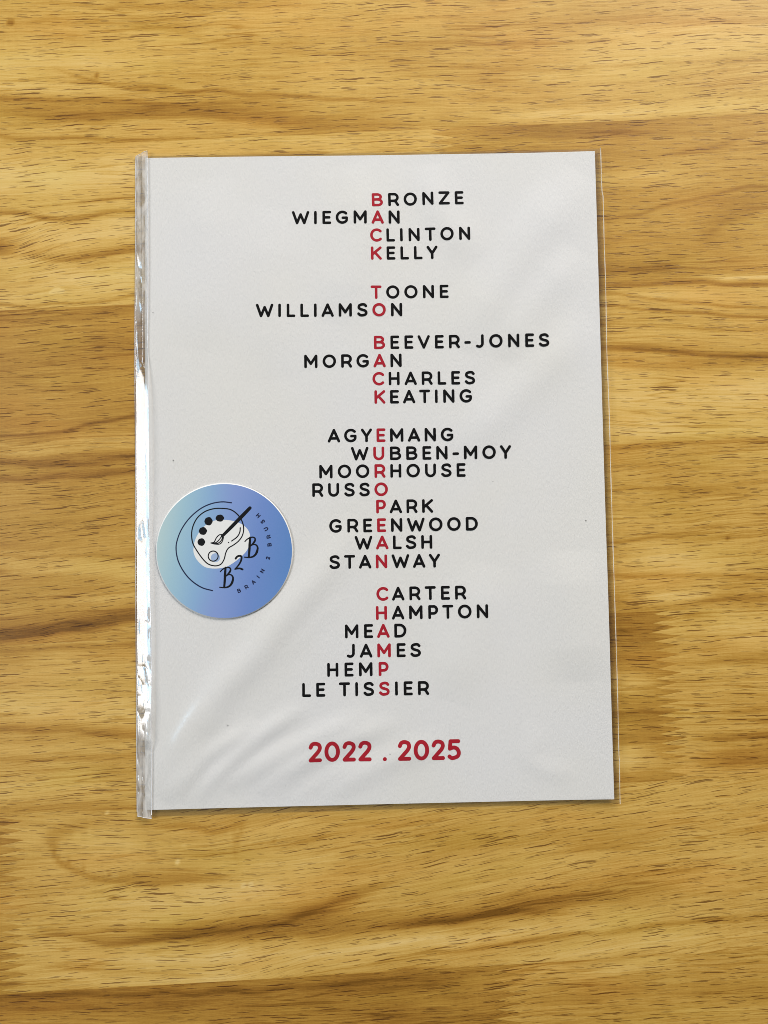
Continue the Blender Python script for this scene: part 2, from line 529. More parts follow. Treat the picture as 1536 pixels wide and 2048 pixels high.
def wood_material():
    k = Nodes('oiled_rubberwood')
    g = k.sep(k.attr('grain').outputs['Vector'])
    j = k.sep(k.attr('joint').outputs['Vector'])
    c = k.sep(k.attr('tone').outputs['Vector'])
    u, vw, v = g[0], g[1], g[2]
    # finger joint: a saw tooth of 4.1 mm pitch and about 11 mm length
    jn = k.noise(k.xyz(0.0, k.math('MULTIPLY', v, .35), j[1]), 1.0, 0)
    tri = k.math('ABSOLUTE', k.math('SUBTRACT', k.math('FRACT', k.math('DIVIDE', v, 4.15)), .5))
    tooth = k.math('ADD', k.math('MULTIPLY', k.math('SUBTRACT', tri, .25), 23.0), k.math('MULTIPLY', k.math('SUBTRACT', jn, .5), 4.0))
    side = k.smooth(k.math('ADD', j[0], tooth), -.35, .35)
    seed = k.math('ADD', j[1], k.math('MULTIPLY', k.math('SUBTRACT', j[2], j[1]), k.math('GREATER_THAN', side, .5)))
    btone = k.math('ADD', c[0], k.math('MULTIPLY', k.math('SUBTRACT', c[1], c[0]), side))
    # wander
    w1 = k.noise(k.xyz(k.math('MULTIPLY', u, .020), k.math('MULTIPLY', vw, .045), seed), 1.0, 2)
    w2 = k.noise(k.xyz(k.math('MULTIPLY', u, .11), k.math('MULTIPLY', vw, .16), seed), 1.0, 2)
    vv = k.math('ADD', vw, k.math('ADD', k.math('MULTIPLY', k.math('SUBTRACT', w1, .5), 2.8), k.math('MULTIPLY', k.math('SUBTRACT', w2, .5), 1.0)))

    def N(su, sv, off, det=2, rough=.5, dist=0.0):
        return k.noise(k.xyz(k.math('MULTIPLY', u, su), k.math('MULTIPLY', vv, sv), k.math('ADD', seed, off)), 1.0, det, rough, dist)
    big = N(.007, .085, 0.0, 3, .55)
    mid = N(.014, .36, 5.3, 3, .6)
    fine = N(.05, 1.7, 9.1, 2, .6)
    fiber = N(.035, 3.3, 17.2, 2, .6)
    blot = N(.022, .03, 14.7, 2)
    micro = k.noise(k.xyz(k.math('MULTIPLY', u, .9), k.math('MULTIPLY', vv, 4.5), seed), 1.0, 2)
    ripple = k.noise(k.xyz(k.math('MULTIPLY', u, 1.05), k.math('MULTIPLY', vv, .07), k.math('ADD', seed, 2.0)), 1.0, 1)

    def cen(s, a):
        return k.math('MULTIPLY', k.math('SUBTRACT', s, .5), a)
    t = k.math('ADD', k.math('MULTIPLY_ADD', btone, 1.3, -.075), k.math('MULTIPLY', c[2], 1.25))
    for s, a in ((big, .28), (mid, .24), (fine, .40), (fiber, .38), (blot, .24), (micro, .20), (ripple, .05)):
        t = k.math('ADD', t, cen(s, a))
    # thin dark growth lines running with the grain
    gl = N(.006, .16, 61.0, 2, .5)
    ridge = k.smooth(k.math('ABSOLUTE', k.math('SUBTRACT', gl, .5)), .022, .0)
    gl2 = N(.007, .30, 67.0, 1, .5)
    ridge2 = k.smooth(k.math('ABSOLUTE', k.math('SUBTRACT', gl2, .45)), .026, .0)
    part = k.smooth(N(.012, .05, 71.0, 1), .42, .62)
    t = k.math('ADD', t, k.math('MULTIPLY', k.math('MAXIMUM', ridge, k.math('MULTIPLY', ridge2, .7)), k.math('MULTIPLY', part, .24)))
    base = k.ramp(t, [(0.0, (.70, .488, .178)), (.26, (.605, .383, .100)), (.52, (.450, .246, .044)), (.78, (.300, .140, .021)), (1.0, (.17, .075, .010))])
    # hue drift: pinkish or greenish boards
    hue = N(.016, .05, 21.0, 2)
    base = k.mix(k.smooth(hue, .5, .75, 0, .45), base, k.mix(1.0, base, (1.05, .93, .84), 'MULTIPLY'))
    base = k.mix(k.smooth(hue, .5, .25, 0, .5), base, k.mix(1.0, base, (.95, 1.0, .86), 'MULTIPLY'))

    # pores: short dark dashes lying along the grain
    dens = N(.018, .11, 31.0, 2)

    def pores(lu, lv, off, rmax, keep, soft):
        wob = k.math('ADD', vv, k.math('MULTIPLY', k.math('SUBTRACT', k.noise(k.xyz(k.math('MULTIPLY', u, .25), k.math('MULTIPLY', vv, .6), off), 1.0, 1), .5), .55))
        d, col = k.voro(k.xyz(k.math('DIVIDE', u, lu), k.math('DIVIDE', wob, lv), k.math('MULTIPLY', k.math('FLOOR', k.math('ADD', seed, off)), 4.0)))
        cc = k.sep(col)
        r = k.math('MULTIPLY', k.smooth(k.math('ADD', cc[0], cen(dens, .9)), keep, keep + .18, 0.0, 1.0), rmax)
        r = k.math('MULTIPLY', r, k.math('ADD', .40, k.math('MULTIPLY', cc[1], .65)))
        m = k.smooth(k.math('SUBTRACT', d, r), soft, -soft)
        m = k.math('MULTIPLY', m, k.math('GREATER_THAN', r, .02))
        return k.math('MULTIPLY', m, k.math('ADD', .25, k.math('MULTIPLY', cc[2], .75)))
    p1 = pores(15.0, .66, 40.0, .34, .20, .035)
    p2 = pores(8.0, .50, 47.0, .36, .24, .04)
    p3 = pores(24.0, .90, 53.0, .31, .40, .03)
    pore = k.math('MAXIMUM', p1, k.math('MAXIMUM', k.math('MULTIPLY', p2, .8), p3))
    colr = k.mix(k.math('MULTIPLY', pore, .86), base, k.mix(1.0, base, (.22, .13, .08), 'MULTIPLY'))
    k.put(k.bsdf.inputs['Base Color'], colr)
    k.put(k.bsdf.inputs['Roughness'], k.math('ADD', .40, k.math('ADD', cen(fine, .12), k.math('MULTIPLY', pore, .15))))
    k.bsdf.inputs['Specular IOR Level'].default_value = .22
    h = k.math('SUBTRACT', k.math('MULTIPLY', fine, .25), pore)
    k.put(k.bsdf.inputs['Normal'], k.bump(h, .25, .00012))
    return k.mat


table = link('table_top', build_table(), wood_material())
tag(table, kind='structure')


# ------------------------------------------------------------------ the printed sheet
# film wrinkles; the card is embossed along them to imitate their light streaks: (photo px polyline, half width mm, height mm)
RIDGES = [
    ([(316, 1590), (365, 1500), (410, 1428), (450, 1370), (508, 1312), (556, 1250), (620, 1170), (720, 1040)], 9.0, .62),
    ([(338, 1602), (410, 1516), (460, 1480), (520, 1440)], 4.2, .34),
    ([(380, 1608), (450, 1533), (500, 1488), (550, 1450), (620, 1405)], 4.6, .40),
    ([(460, 1575), (535, 1526), (636, 1470), (740, 1425)], 5.0, .36),
    ([(526, 1590), (602, 1528), (690, 1480), (800, 1440)], 5.2, .32),
    ([(640, 1600), (700, 1560), (800, 1510), (900, 1480)], 6.0, .25),
    ([(1044, 1446), (1068, 1475), (1058, 1508), (1088, 1536), (1160, 1548)], 4.0, .11),
    ([(930, 700), (985, 600), (1040, 510), (1110, 420), (1160, 350)], 10.0, .50),
    ([(1010, 720), (1080, 600), (1150, 500)], 8.0, .38),
    ([(900, 900), (960, 860), (1100, 720), (1180, 640)], 9.0, .36),
    ([(700, 330), (720, 420), (690, 560), (660, 640)], 11.0, .32),
    ([(860, 330), (880, 420), (960, 520)], 8.0, .28),
    ([(1140, 1100), (1150, 1250), (1160, 1360)], 12.0, .36),
    ([(980, 1130), (940, 1260), (900, 1400)], 11.0, .26),
    ([(420, 360), (430, 520), (400, 700)], 12.0, .24),
    ([(560, 420), (540, 560), (560, 760)], 12.0, .22),
]
RIDGES += [
    ([(322, 1600), (372, 1530), (420, 1470)], 2.2, .20),
    ([(420, 1606), (470, 1556), (530, 1512), (600, 1470)], 2.4, .22),
    ([(500, 1596), (566, 1540), (650, 1498)], 2.4, .20),
    ([(584, 1606), (640, 1562), (720, 1518)], 2.6, .18),
    ([(345, 1500), (380, 1440), (420, 1390)], 2.4, .16),
    ([(560, 1330), (620, 1260), (690, 1190)], 3.0, .16),
    ([(640, 330), (650, 420), (640, 520)], 4.0, .14),
    ([(800, 325), (792, 380), (770, 470)], 3.5, .12),
    ([(1010, 500), (1060, 420), (1090, 360)], 4.0, .15),
    ([(960, 760), (1030, 640), (1090, 560)], 4.5, .15),
]
RIDGES = [([tuple(at(*p)[:2]) for p in catmull(pts, 4)], wd, h) for pts, wd, h in RIDGES]
PAPER = [at(*p, .8) for p in ((291, 316.5), (1188, 305), (1227, 1597), (291, 1619.5))]   # TL TR BR BL


def curl(X):
    """the right-hand margin lifts off the table a little"""
    return .9 * np.clip((np.asarray(X, float) - 55) / 50, 0, 1.3) ** 2


def paper_z(X, Y):
    X, Y = np.asarray(X, float), np.asarray(Y, float)
    bow = .28 * np.clip(X / 105, -1.2, 1.2) ** 2 + .25 * np.clip(Y / 148, -1.2, 1.2) ** 2 + curl(X)
    wave = .35 * (vnoise(X / 55 + 20, Y / 70 + 9, 4) - .5)
    for q_i, (pts, wd, h) in enumerate(RIDGES):  # embossing stands in for light streaks cast by the wrinkled film
        d, fr = seg_dist(X, Y, pts)
        wave = wave + (1.5 if q_i < 6 else 1.6 if q_i < 16 else .75) * h * np.exp(-(d / (wd * (.85 if q_i < 6 else 1.1))) ** 2) * np.clip(np.minimum(fr, 1 - fr) / .25, 0, 1)
    return .65 + bow + wave


STK = at(448.5, 1102, 1.4)


def film_z(X, Y):
    X, Y = np.asarray(X, float), np.asarray(Y, float)
    z = paper_z(X, Y) + .30
    w = .5 * (vnoise(X / 28 + 40, Y / 45 + 3, 6) - .5)
    for q_i, (pts, wd, h) in enumerate(RIDGES):
        d, fr = seg_dist(X, Y, pts)
        ends = np.clip(np.minimum(fr, 1 - fr) / .18, 0, 1) ** .7
        w = w + (1.1 if q_i < 16 else .25) * h * ends * np.exp(-(d / wd) ** 2)
    # held flat under the sticker
    r = np.hypot(X - STK[0], Y - STK[1])
    flat = np.clip((r - 29) / 8, 0, 1)
    return z + w * (.06 + .94 * flat)


def quad_grid(c, nx, ny):
    s = np.linspace(0, 1, nx)[None, :, None]
    t = np.linspace(0, 1, ny)[:, None, None]
    TL, TR, BR, BL = (np.array(q)[None, None, :] for q in c)
    return (TL * (1 - s) + TR * s) * (1 - t) + (BL * (1 - s) + BR * s) * t


def paper_material():
    k = Nodes('white_felt_card')
    tc = k.new('ShaderNodeTexCoord')
    p = k.sep(tc.outputs['Object'])
    felt = k.noise(k.xyz(k.math('MULTIPLY', p[0], 2100), k.math('MULTIPLY', p[1], 560), 0.0), 1.0, 3, .6, .6)
    felt2 = k.noise(k.xyz(k.math('MULTIPLY', p[0], 900), k.math('MULTIPLY', p[1], 380), 4.0), 1.0, 2)
    tint = k.noise(tc.outputs['Object'], 14, 2)
    col = k.mix(k.smooth(tint, .3, .7), (.80, .785, .775), (.80, .78, .745))
    k.put(k.bsdf.inputs['Base Color'], col)
    k.bsdf.inputs['Roughness'].default_value = .8
    k.bsdf.inputs['Specular IOR Level'].default_value = .15
    h = k.math('ADD', felt, k.math('MULTIPLY', felt2, .35))
    k.put(k.bsdf.inputs['Normal'], k.bump(h, .48, .0004))
    return k.mat


PG = quad_grid(PAPER, 150, 210)
PG[..., 2] = paper_z(PG[..., 0], PG[..., 1])
# card thickness: a skirt and an underside 0.3 mm below
top = PG
ny, nx = top.shape[:2]
v = top.reshape(-1, 3)
idx = np.arange(ny * nx).reshape(ny, nx)
f_top = np.stack([idx[1:, :-1], idx[1:, 1:], idx[:-1, 1:], idx[:-1, :-1]], -1).reshape(-1, 4)
n0 = ny * nx
f_bot = (f_top + n0)[:, ::-1]
rim = np.concatenate([idx[0, :], idx[1:, -1], idx[-1, -2::-1], idx[-2:0:-1, 0]])
r2 = np.roll(rim, -1)
vb = v.copy()
vb[:, 2] -= .22
nr = len(rim)
a0 = 2 * n0
q = np.arange(nr)
f_rim = np.stack([a0 + q, a0 + nr + q, a0 + nr + np.roll(q, -1), a0 + np.roll(q, -1)], -1)
sheet = link('printed_sheet', raw_mesh('printed_sheet', np.concatenate([v, vb, v[rim], vb[rim]]) * MM, np.concatenate([f_top, f_bot, f_rim])), paper_material())
tag(sheet, 'white textured sheet printed with black surnames, a red letter in each, red years below', 'print')


# ------------------------------------------------------------------ lettering (monoline strokes with round ends)
class Ink:
    def __init__(self):
        self.v, self.f, self.m, self.k = [], [], [], 0

    def stroke(self, pts, r, zf, mat=0, closed=False, cap=True, seg=1.2, r_list=None):
        """flat ribbon along pts (mm), conforming to the height function zf"""
        P = [np.array(p[:2], float) for p in pts]
        Q, RR = [], []
        rl = r_list or [r] * len(P)
        if closed:
            P = P + [P[0]]
            rl = list(rl) + [rl[0]]
        for i in range(len(P) - 1):
            n = max(1, int(np.linalg.norm(P[i + 1] - P[i]) / seg))
            for q in range(n):
                Q.append(P[i] + (P[i + 1] - P[i]) * q / n)
                RR.append(rl[i] + (rl[i + 1] - rl[i]) * q / n)
        if not closed:
            Q.append(P[-1])
            RR.append(rl[-1])
        n = len(Q)
        zo = self.k * .0035
        self.k += 1
        b = len(self.v)
        L, Rr, tang = [], [], []
        for i in range(n):
            a, c = (Q[i - 1], Q[(i + 1) % n]) if closed else (Q[max(i - 1, 0)], Q[min(i + 1, n - 1)])
            t = (c - a) / (np.linalg.norm(c - a) + 1e-12)
            tang.append(t)
            nn = np.array([-t[1], t[0]])
            L.append(Q[i] + nn * RR[i])
            Rr.append(Q[i] - nn * RR[i])
        pts2 = L + Rr
        for i in range(n if closed else n - 1):
            q = (i + 1) % n
            self.f.append((b + i, b + n + i, b + n + q, b + q))
            self.m.append(mat)
        if cap and not closed:
            for e in (0, n - 1):
                t = tang[e] * (-1 if e == 0 else 1)
                nn = np.array([-t[1], t[0]])
                ring = [b + (e if e else n + e)]
                ring = []
                base = len(pts2)
                for s in range(13):
                    a = math.pi * s / 12
                    pts2.append(Q[e] - nn * RR[e] * math.cos(a) + t * RR[e] * math.sin(a))
                    ring.append(b + base + s)
                self.f.append(tuple(ring))
                self.m.append(mat)
        X = np.array([p[0] for p in pts2])
        Y = np.array([p[1] for p in pts2])
        Z = zf(X, Y) + zo
        self.v += list(zip(X, Y, Z))

    def blob(self, pts, zf, mat=0):
        zo = self.k * .0035
        self.k += 1
        b = len(self.v)
        X = np.array([p[0] for p in pts])
        Y = np.array([p[1] for p in pts])
        Z = zf(X, Y) + zo
        self.v += list(zip(X, Y, Z))
        self.f.append(tuple(range(b, b + len(pts))))
        self.m.append(mat)

    def build(self, name, mats, parent):
        me = bpy.data.meshes.new(name)
        me.from_pydata([tuple(c * MM for c in q) for q in self.v], [], self.f)
        me.update()
        # all faces upward
        bm = bmesh.new()
        bm.from_mesh(me)
        for fc in bm.faces:
            if fc.normal.z < 0:
                fc.normal_flip()
        bm.to_mesh(me)
        bm.free()
        me.polygons.foreach_set('material_index', self.m)
        return link(name, me, mats, parent)


HS = .098          # half stroke for a cap height of 1
a_, b_ = HS, 1 - HS


def arc(cx, cy, rx, ry, d0, d1, n=22):
    return [(cx + rx * math.cos(math.radians(d0 + (d1 - d0) * i / n)), cy + ry * math.sin(math.radians(d0 + (d1 - d0) * i / n))) for i in range(n + 1)]


def glyphs():
    G = {}
    G['A'] = (.90, [[(a_, a_), (.45, b_)], [(.45, b_), (.90 - a_, a_)], [(.20, .30), (.70, .30)]], 'dd')
    G['B'] = (.81, [[(a_, a_), (a_, b_)], [(a_, b_), (.40, b_)] + arc(.40, .715, .26, b_ - .715, 90, -90)[1:] + [(a_, .518)],
                    [(.42, .518)] + arc(.44, (.518 + a_) / 2, .28, (.518 - a_) / 2, 90, -90) + [(a_, a_)]], 'sr')
    G['C'] = (.82, [arc(.49, .5, .49 - a_, .5 - a_, 46, 314, 40)], 'ro')
    G['D'] = (.87, [[(a_, a_), (a_, b_)], [(a_, b_), (.38, b_)] + arc(.38, .5, .87 - a_ - .38, .5 - a_, 90, -90, 30) + [(a_, a_)]], 'sr')
    G['E'] = (.65, [[(a_, a_), (a_, b_)], [(a_, b_), (.65 - a_, b_)], [(a_, .505), (.50, .505)], [(a_, a_), (.65 - a_, a_)]], 'so')
    G['G'] = (.90, [arc(.49, .5, .49 - a_, .5 - a_, 46, 318, 40) + [(.808, .30), (.812, .46)], [(.812, .46), (.53, .46)]], 'rs')
    G['H'] = (.80, [[(a_, a_), (a_, b_)], [(.80 - a_, a_), (.80 - a_, b_)], [(a_, .5), (.80 - a_, .5)]], 'ss')
    G['I'] = (.19, [[(.095, a_), (.095, b_)]], 'ss')
    G['J'] = (.62, [[(.62 - a_, b_), (.62 - a_, .33)] + arc(.62 - a_ - .235, .33, .235, .33 - a_, 0, -128, 18)], 'os')
    G['K'] = (.80, [[(a_, a_), (a_, b_)], [(.80 - a_, b_), (a_, .40)], [(.30, .55), (.80 - a_, a_)]], 'sd')
    G['L'] = (.63, [[(a_, a_), (a_, b_)], [(a_, a_), (.63 - a_, a_)]], 'so')
    G['M'] = (.97, [[(a_, a_), (a_, b_)], [(a_, b_), (.485, .33)], [(.485, .33), (.97 - a_, b_)], [(.97 - a_, a_), (.97 - a_, b_)]], 'ss')
    G['N'] = (.82, [[(a_, a_), (a_, b_)], [(a_, b_), (.82 - a_, a_)], [(.82 - a_, a_), (.82 - a_, b_)]], 'ss')
    G['O'] = (.98, [('c', arc(.49, .5, .49 - a_, .5 - a_, 0, 360, 48)[:-1])], 'rr')
    G['P'] = (.71, [[(a_, a_), (a_, b_)], [(a_, b_), (.38, b_)] + arc(.38, (b_ + .40) / 2, .71 - a_ - .38, (b_ - .40) / 2, 90, -90) + [(a_, .40)]], 'so')
    G['R'] = (.80, [[(a_, a_), (a_, b_)], [(a_, b_), (.42, b_)] + arc(.42, (b_ + .40) / 2, .27, (b_ - .40) / 2, 90, -90) + [(a_, .40)],
                    [(.42, .40), (.56, .33), (.63, .20), (.80 - a_, a_)]], 'so')
    G['S'] = (.76, [catmull([(.64, .79), (.54, .885), (.37, b_), (.17, .83), (.125, .68), (.22, .565), (.40, .50), (.57, .44), (.66, .31), (.60, .16), (.40, a_), (.22, .115), (a_, .22)], 6)], 'rr')
    G['T'] = (.80, [[(.40, a_), (.40, b_)], [(a_, b_), (.80 - a_, b_)]], 'oo')
    G['U'] = (.80, [[(a_, b_), (a_, .40)] + arc(.40, .40, .40 - a_, .40 - a_, 180, 360, 24) + [(.80 - a_, b_)]], 'ss')
    G['V'] = (.90, [[(a_, b_), (.45, a_)], [(.45, a_), (.90 - a_, b_)]], 'dd')
    G['W'] = (1.28, [[(a_, b_), (.375, a_)], [(.375, a_), (.64, .74)], [(.64, .74), (.905, a_)], [(.905, a_), (1.28 - a_, b_)]], 'dd')
    G['Y'] = (.81, [[(a_, b_), (.405, .44)], [(.81 - a_, b_), (.405, .44)], [(.405, .44), (.405, a_)]], 'dd')
    G['Z'] = (.83, [[(a_, b_), (.83 - a_, b_)], [(.83 - a_, b_), (a_, a_)], [(a_, a_), (.83 - a_, a_)]], 'oo')
    G['-'] = (.48, [[(a_, .42), (.48 - a_, .42)]], 'oo')
    G[' '] = (.30, [], 'rr')
    G['2'] = (.65, [catmull([(.10, .715), (.17, .85), (.32, b_), (.50, .84), (.55, .68), (.47, .51), (.29, .31), (a_, a_)], 8), [(a_, a_), (.65 - a_, a_)]], 'rr')
    G['0'] = (.76, [('c', arc(.38, .5, .38 - a_, .5 - a_, 0, 360, 40)[:-1])], 'rr')
    G['5'] = (.65, [[(.54, b_), (.16, b_)], [(.16, b_), (.125, .545)], catmull([(.125, .545), (.30, .60), (.47, .54), (.56, .36), (.50, .18), (.31, a_), (.19, .10), (a_, .17)], 7)], 'rr')
    G['.'] = (.20, [[(.10, .10), (.101, .10)]], 'rr')
    return G


GL = glyphs()
SB = {'s': .035, 'r': .0, 'd': -.03, 'o': -.02}


def text_line(name, txt, left, right, cap, parent, zf, mats, red=None, hs=HS, allmat=0):
    """letters from the photo's left-bottom to its right-bottom corner of the word"""
    p0, p1 = np.array(at(*left, .85)[:2]), np.array(at(*right, .85)[:2])
    L = np.linalg.norm(p1 - p0)
    ex = (p1 - p0) / L
    ey = np.array([-ex[1], ex[0]])
    w = [GL[c][0] for c in txt]
    gap = []
    for i in range(len(txt) - 1):
        gap.append(SB[GL[txt[i]][2][1]] + SB[GL[txt[i + 1]][2][0]])
    track = (L / cap - sum(w) - sum(gap)) / (len(txt) - 1)
    ink = Ink()
    x = 0.0
    for i, c in enumerate(txt):
        m = 1 if (red is not None and i == red) else allmat
        for st in GL[c][1]:
            closed = st[0] == 'c'
            pts = st[1] if closed else st
            Q = [p0 + ex * (x + q[0]) * cap + ey * q[1] * cap for q in pts]
            ink.stroke(Q, hs * cap, zf, m, closed)
        x += w[i] + track + (gap[i] if i < len(gap) else 0)
    return ink.build(name, mats, parent)


def on_paper(X, Y):
    return paper_z(X, Y) + .035


black_ink = plain('black_ink', (.003, .003, .003), .8, .08)
red_ink = plain('crimson_ink', (.40, .009, .022), .7, .2)
LINES = [
    ('BRONZE', 0, (744, 413.5), (927.5, 409)), ('WIEGMAN', 5, (584, 449), (799.5, 447.5)),
    ('CLINTON', 0, (740.5, 484), (940.5, 480.5)), ('KELLY', 0, (742, 520), (875.5, 518)),
    ('TOONE', 0, (741.6, 598), (897.5, 596)), ('WILLIAMSON', 8, (512, 635), (804.5, 632.5)),
    ('BEEVER-JONES', 0, (748, 698.5), (1098, 694)), ('MORGAN', 4, (608.5, 736.5), (803.5, 734)),
    ('CHARLES', 0, (745, 771), (950.5, 768.5)), ('KEATING', 0, (749, 807.5), (944, 805)),
    ('AGYEMANG', 3, (655.5, 885), (906.5, 882.3)), ('WUBBEN-MOY', 1, (702, 921), (1022.5, 917.5)),
    ('MOORHOUSE', 3, (638.5, 957), (931.5, 953.5)), ('RUSSO', 4, (624.5, 994), (776, 992)),
    ('PARK', 0, (752.5, 1027), (866.5, 1025.5)), ('GREENWOOD', 3, (658.5, 1065.8), (956, 1061)),
    ('WALSH', 1, (709.5, 1099.5), (864.8, 1097.5)), ('STANWAY', 3, (659, 1138.3), (880.5, 1135)),
    ('CARTER', 0, (753, 1202), (932.5, 1198.8)), ('HAMPTON', 0, (752, 1240), (976.3, 1236)),
    ('MEAD', 2, (690, 1277), (813, 1275)), ('JAMES', 2, (692.5, 1316), (842, 1313.8)),
    ('HEMP', 3, (654.5, 1354), (777.3, 1351.8)), ('LE TISSIER', 6, (604.5, 1394.3), (858.5, 1390)),
]
for txt, red, l, r in LINES:
    text_line('printed_name', txt, l, r, 6.28, sheet, on_paper, [black_ink, red_ink], red)
text_line('printed_years', '2022 . 2025', (617.5, 1524.5), (921.5, 1519.3), 9.15, sheet, on_paper, [red_ink], None, HS * .97)
speck_mat = plain('grey_speck', (.10, .09, .085), .8)
for x, y, r in ((306.5, 626, .25), (346.5, 921, .28), (1171, 1041.5, .3), (986, 962.5, .2), (780, 1508, .22), (456, 1451, .28)):
    sp = Ink()
    c = at(x, y, .8)
    sp.blob([(c[0] + r * math.cos(q) * (1 + .3 * math.sin(3 * q + x)), c[1] + r * math.sin(q)) for q in np.linspace(0, 2 * math.pi, 9)[:-1]], on_paper)
    sp.build('speck', [speck_mat], sheet)


# ------------------------------------------------------------------ the clear sleeve
def film_material(name, gain, rough, tint=(.985, .985, .98), haze=0.0):
    k = Nodes(name)
    k.n.remove(k.bsdf)
    geo = k.new('ShaderNodeNewGeometry')
    dot = k.new('ShaderNodeVectorMath', operation='DOT_PRODUCT')
    k.t.links.new(geo.outputs['Normal'], dot.inputs[0])
    k.t.links.new(geo.outputs['Incoming'], dot.inputs[1])
    c = k.math('ABSOLUTE', dot.outputs['Value'])
    fres = k.math('ADD', .04, k.math('MULTIPLY', k.math('POWER', k.math('SUBTRACT', 1.0, c, 0.0, True), 5.0), .96))   # same from both sides of a thin film
    tr = k.new('ShaderNodeBsdfTransparent')
    tr.inputs[0].default_value = (*tint, 1)
    gl = k.new('ShaderNodeBsdfGlossy')
    gl.inputs[0].default_value = (1, 1, 1, 1)
    gl.inputs['Roughness'].default_value = rough
    mx = k.new('ShaderNodeMixShader')
    # both faces of the film reflect
    k.put(mx.inputs[0], k.math('MULTIPLY', fres, gain, 0.0, True))
    body = tr.outputs[0]
    if haze:          # mixes a pale diffuse veil into the film
        df = k.new('ShaderNodeBsdfDiffuse')
        df.inputs[0].default_value = (.92, .89, .84, 1)
        m2 = k.new('ShaderNodeMixShader')
        p = k.sep(k.new('ShaderNodeTexCoord').outputs['Object'])
        n = k.noise(k.xyz(k.math('MULTIPLY', p[0], 420), k.math('MULTIPLY', p[1], 110), 0.0), 1.0, 3, .6, .5)
        # stronger veil towards both ends than along the middle
        ends_ = k.smooth(k.math('ABSOLUTE', k.math('SUBTRACT', p[1], -.012)), .055, .11, .15, 1.0)
        k.put(m2.inputs[0], k.math('MULTIPLY', ends_, k.smooth(n, .30, .72, haze * .5, haze * 1.4)))
        k.t.links.new(body, m2.inputs[1])
        k.t.links.new(df.outputs[0], m2.inputs[2])
        body = m2.outputs[0]
    k.t.links.new(body, mx.inputs[1])
    k.t.links.new(gl.outputs[0], mx.inputs[2])
    k.t.links.new(mx.outputs[0], k.out.inputs[0])
    return k.mat


film = film_material('clear_film', 1.4, .15)
film_back = film_material('clear_film_back', 2.8, .25, (.94, .94, .95))
film_flap = film_material('crinkled_film', 2.6, .12, (.99, .99, .985), .42)

sleeve = bpy.data.objects.new('clear_sleeve', None)
COL.objects.link(sleeve)
sleeve.empty_display_size = .02
tag(sleeve, 'clear glossy plastic sleeve with a crinkled folded flap, wrapped around the white sheet', 'sleeve')

SL = [at(*p, 1.0) for p in ((291, 307), (1199, 300), (1238, 1605), (291, 1634))]
FG = quad_grid(SL, 190, 270)
zz = film_z(FG[..., 0], FG[..., 1])
# the sheet drops to the weld at the right and to the cut ends at top and bottom
s = np.linspace(0, 1, 190)[None, :]
t = np.linspace(0, 1, 270)[:, None]
edge_r = np.clip((1 - s) / .013, 0, 1)
edge_t = np.clip((1 - t) / .009, 0, 1)
k_ = np.minimum(edge_r, .35 + .65 * edge_t)
low = np.where(edge_r < 1, zz - .12, .95) + .2 * (vnoise(FG[..., 1] / 20, FG[..., 0] * 0, 2) - .5)
FG[..., 2] = np.where(k_ < 1, low + (zz - low) * k_, zz)
link('front_film', grid_mesh('front_film', FG), film, sleeve)
SB_ = [at(*p, .1) for p in ((272, 312), (1199, 300), (1238, 1605), (274, 1634))]
BG = quad_grid(SB_, 60, 90)
edge = np.clip((1 - np.linspace(0, 1, 60)[None, :]) / .02, 0, 1)
BG[..., 2] = .10 + .35 * (1 - edge) + .92 * curl(BG[..., 0])
link('back_film', grid_mesh('back_film', BG), film_back, sleeve)

# weld along the right side: a thin bead with a small kink
seam_px = [(1199, 299), (1201.5, 380), (1204, 400), (1206, 470), (1209, 560), (1212, 700), (1216, 800), (1220, 940), (1224, 1080), (1229, 1250), (1233.5, 1400), (1236, 1505), (1237.5, 1520), (1236.8, 1527), (1238.2, 1606)]
bm = bmesh.new()
cl = catmull(seam_px, 8)
rings = []
for i, p in enumerate(cl):
    c = at(*p, .9)
    r = .20 + .05 * math.sin(i * .9)
    z = float(film_z(c[0:1], c[1:2])[0]) - .12 + .3 * (float(vnoise(np.array([c[1] / 20]), np.array([0.0]), 2)[0]) - .5)
    rings.append([bm.verts.new(((c[0] + r * math.cos(q)) * MM, c[1] * MM, (z + r * .8 * math.sin(q)) * MM)) for q in np.linspace(0, 2 * math.pi, 9)[:-1]])
for A_, B_ in zip(rings, rings[1:]):
    for i in range(8):
        bm.faces.new((A_[i], A_[(i + 1) % 8], B_[(i + 1) % 8], B_[i])).smooth = True
bm.faces.new(rings[0])
bm.faces.new(rings[-1][::-1])
me = bpy.data.meshes.new('side_weld')
bm.normal_update()
bm.to_mesh(me)
bm.free()


def weld_material():
    k = Nodes('melted_film_edge')
    b = k.bsdf
    b.inputs['Base Color'].default_value = (.80, .74, .62, 1)
    b.inputs['Roughness'].default_value = .22
    b.inputs['Alpha'].default_value = .62
    n = k.noise(k.new('ShaderNodeTexCoord').outputs['Object'], 700, 1)
    k.put(b.inputs['Alpha'], k.smooth(n, .2, .8, .35, .8))
    return k.mat


edge_mat = weld_material()
link('side_weld', me, edge_mat, sleeve)

# the flap: folded back over the left edge, standing up a little and crinkled
NY, NX = 900, 40
LE = catmull([(271, 313), (270.5, 480), (269.5, 700), (270.5, 900), (271, 1100), (272, 1300), (273, 1500), (274, 1632)], 20)
RE = catmull([(294.5, 302), (295.5, 400), (296, 560), (295, 660), (296.5, 740), (299, 820), (300, 900), (300, 1000), (300.5, 1100), (302, 1190), (304.5, 1300), (304, 1420), (303.5, 1530), (303.5, 1637)], 20)


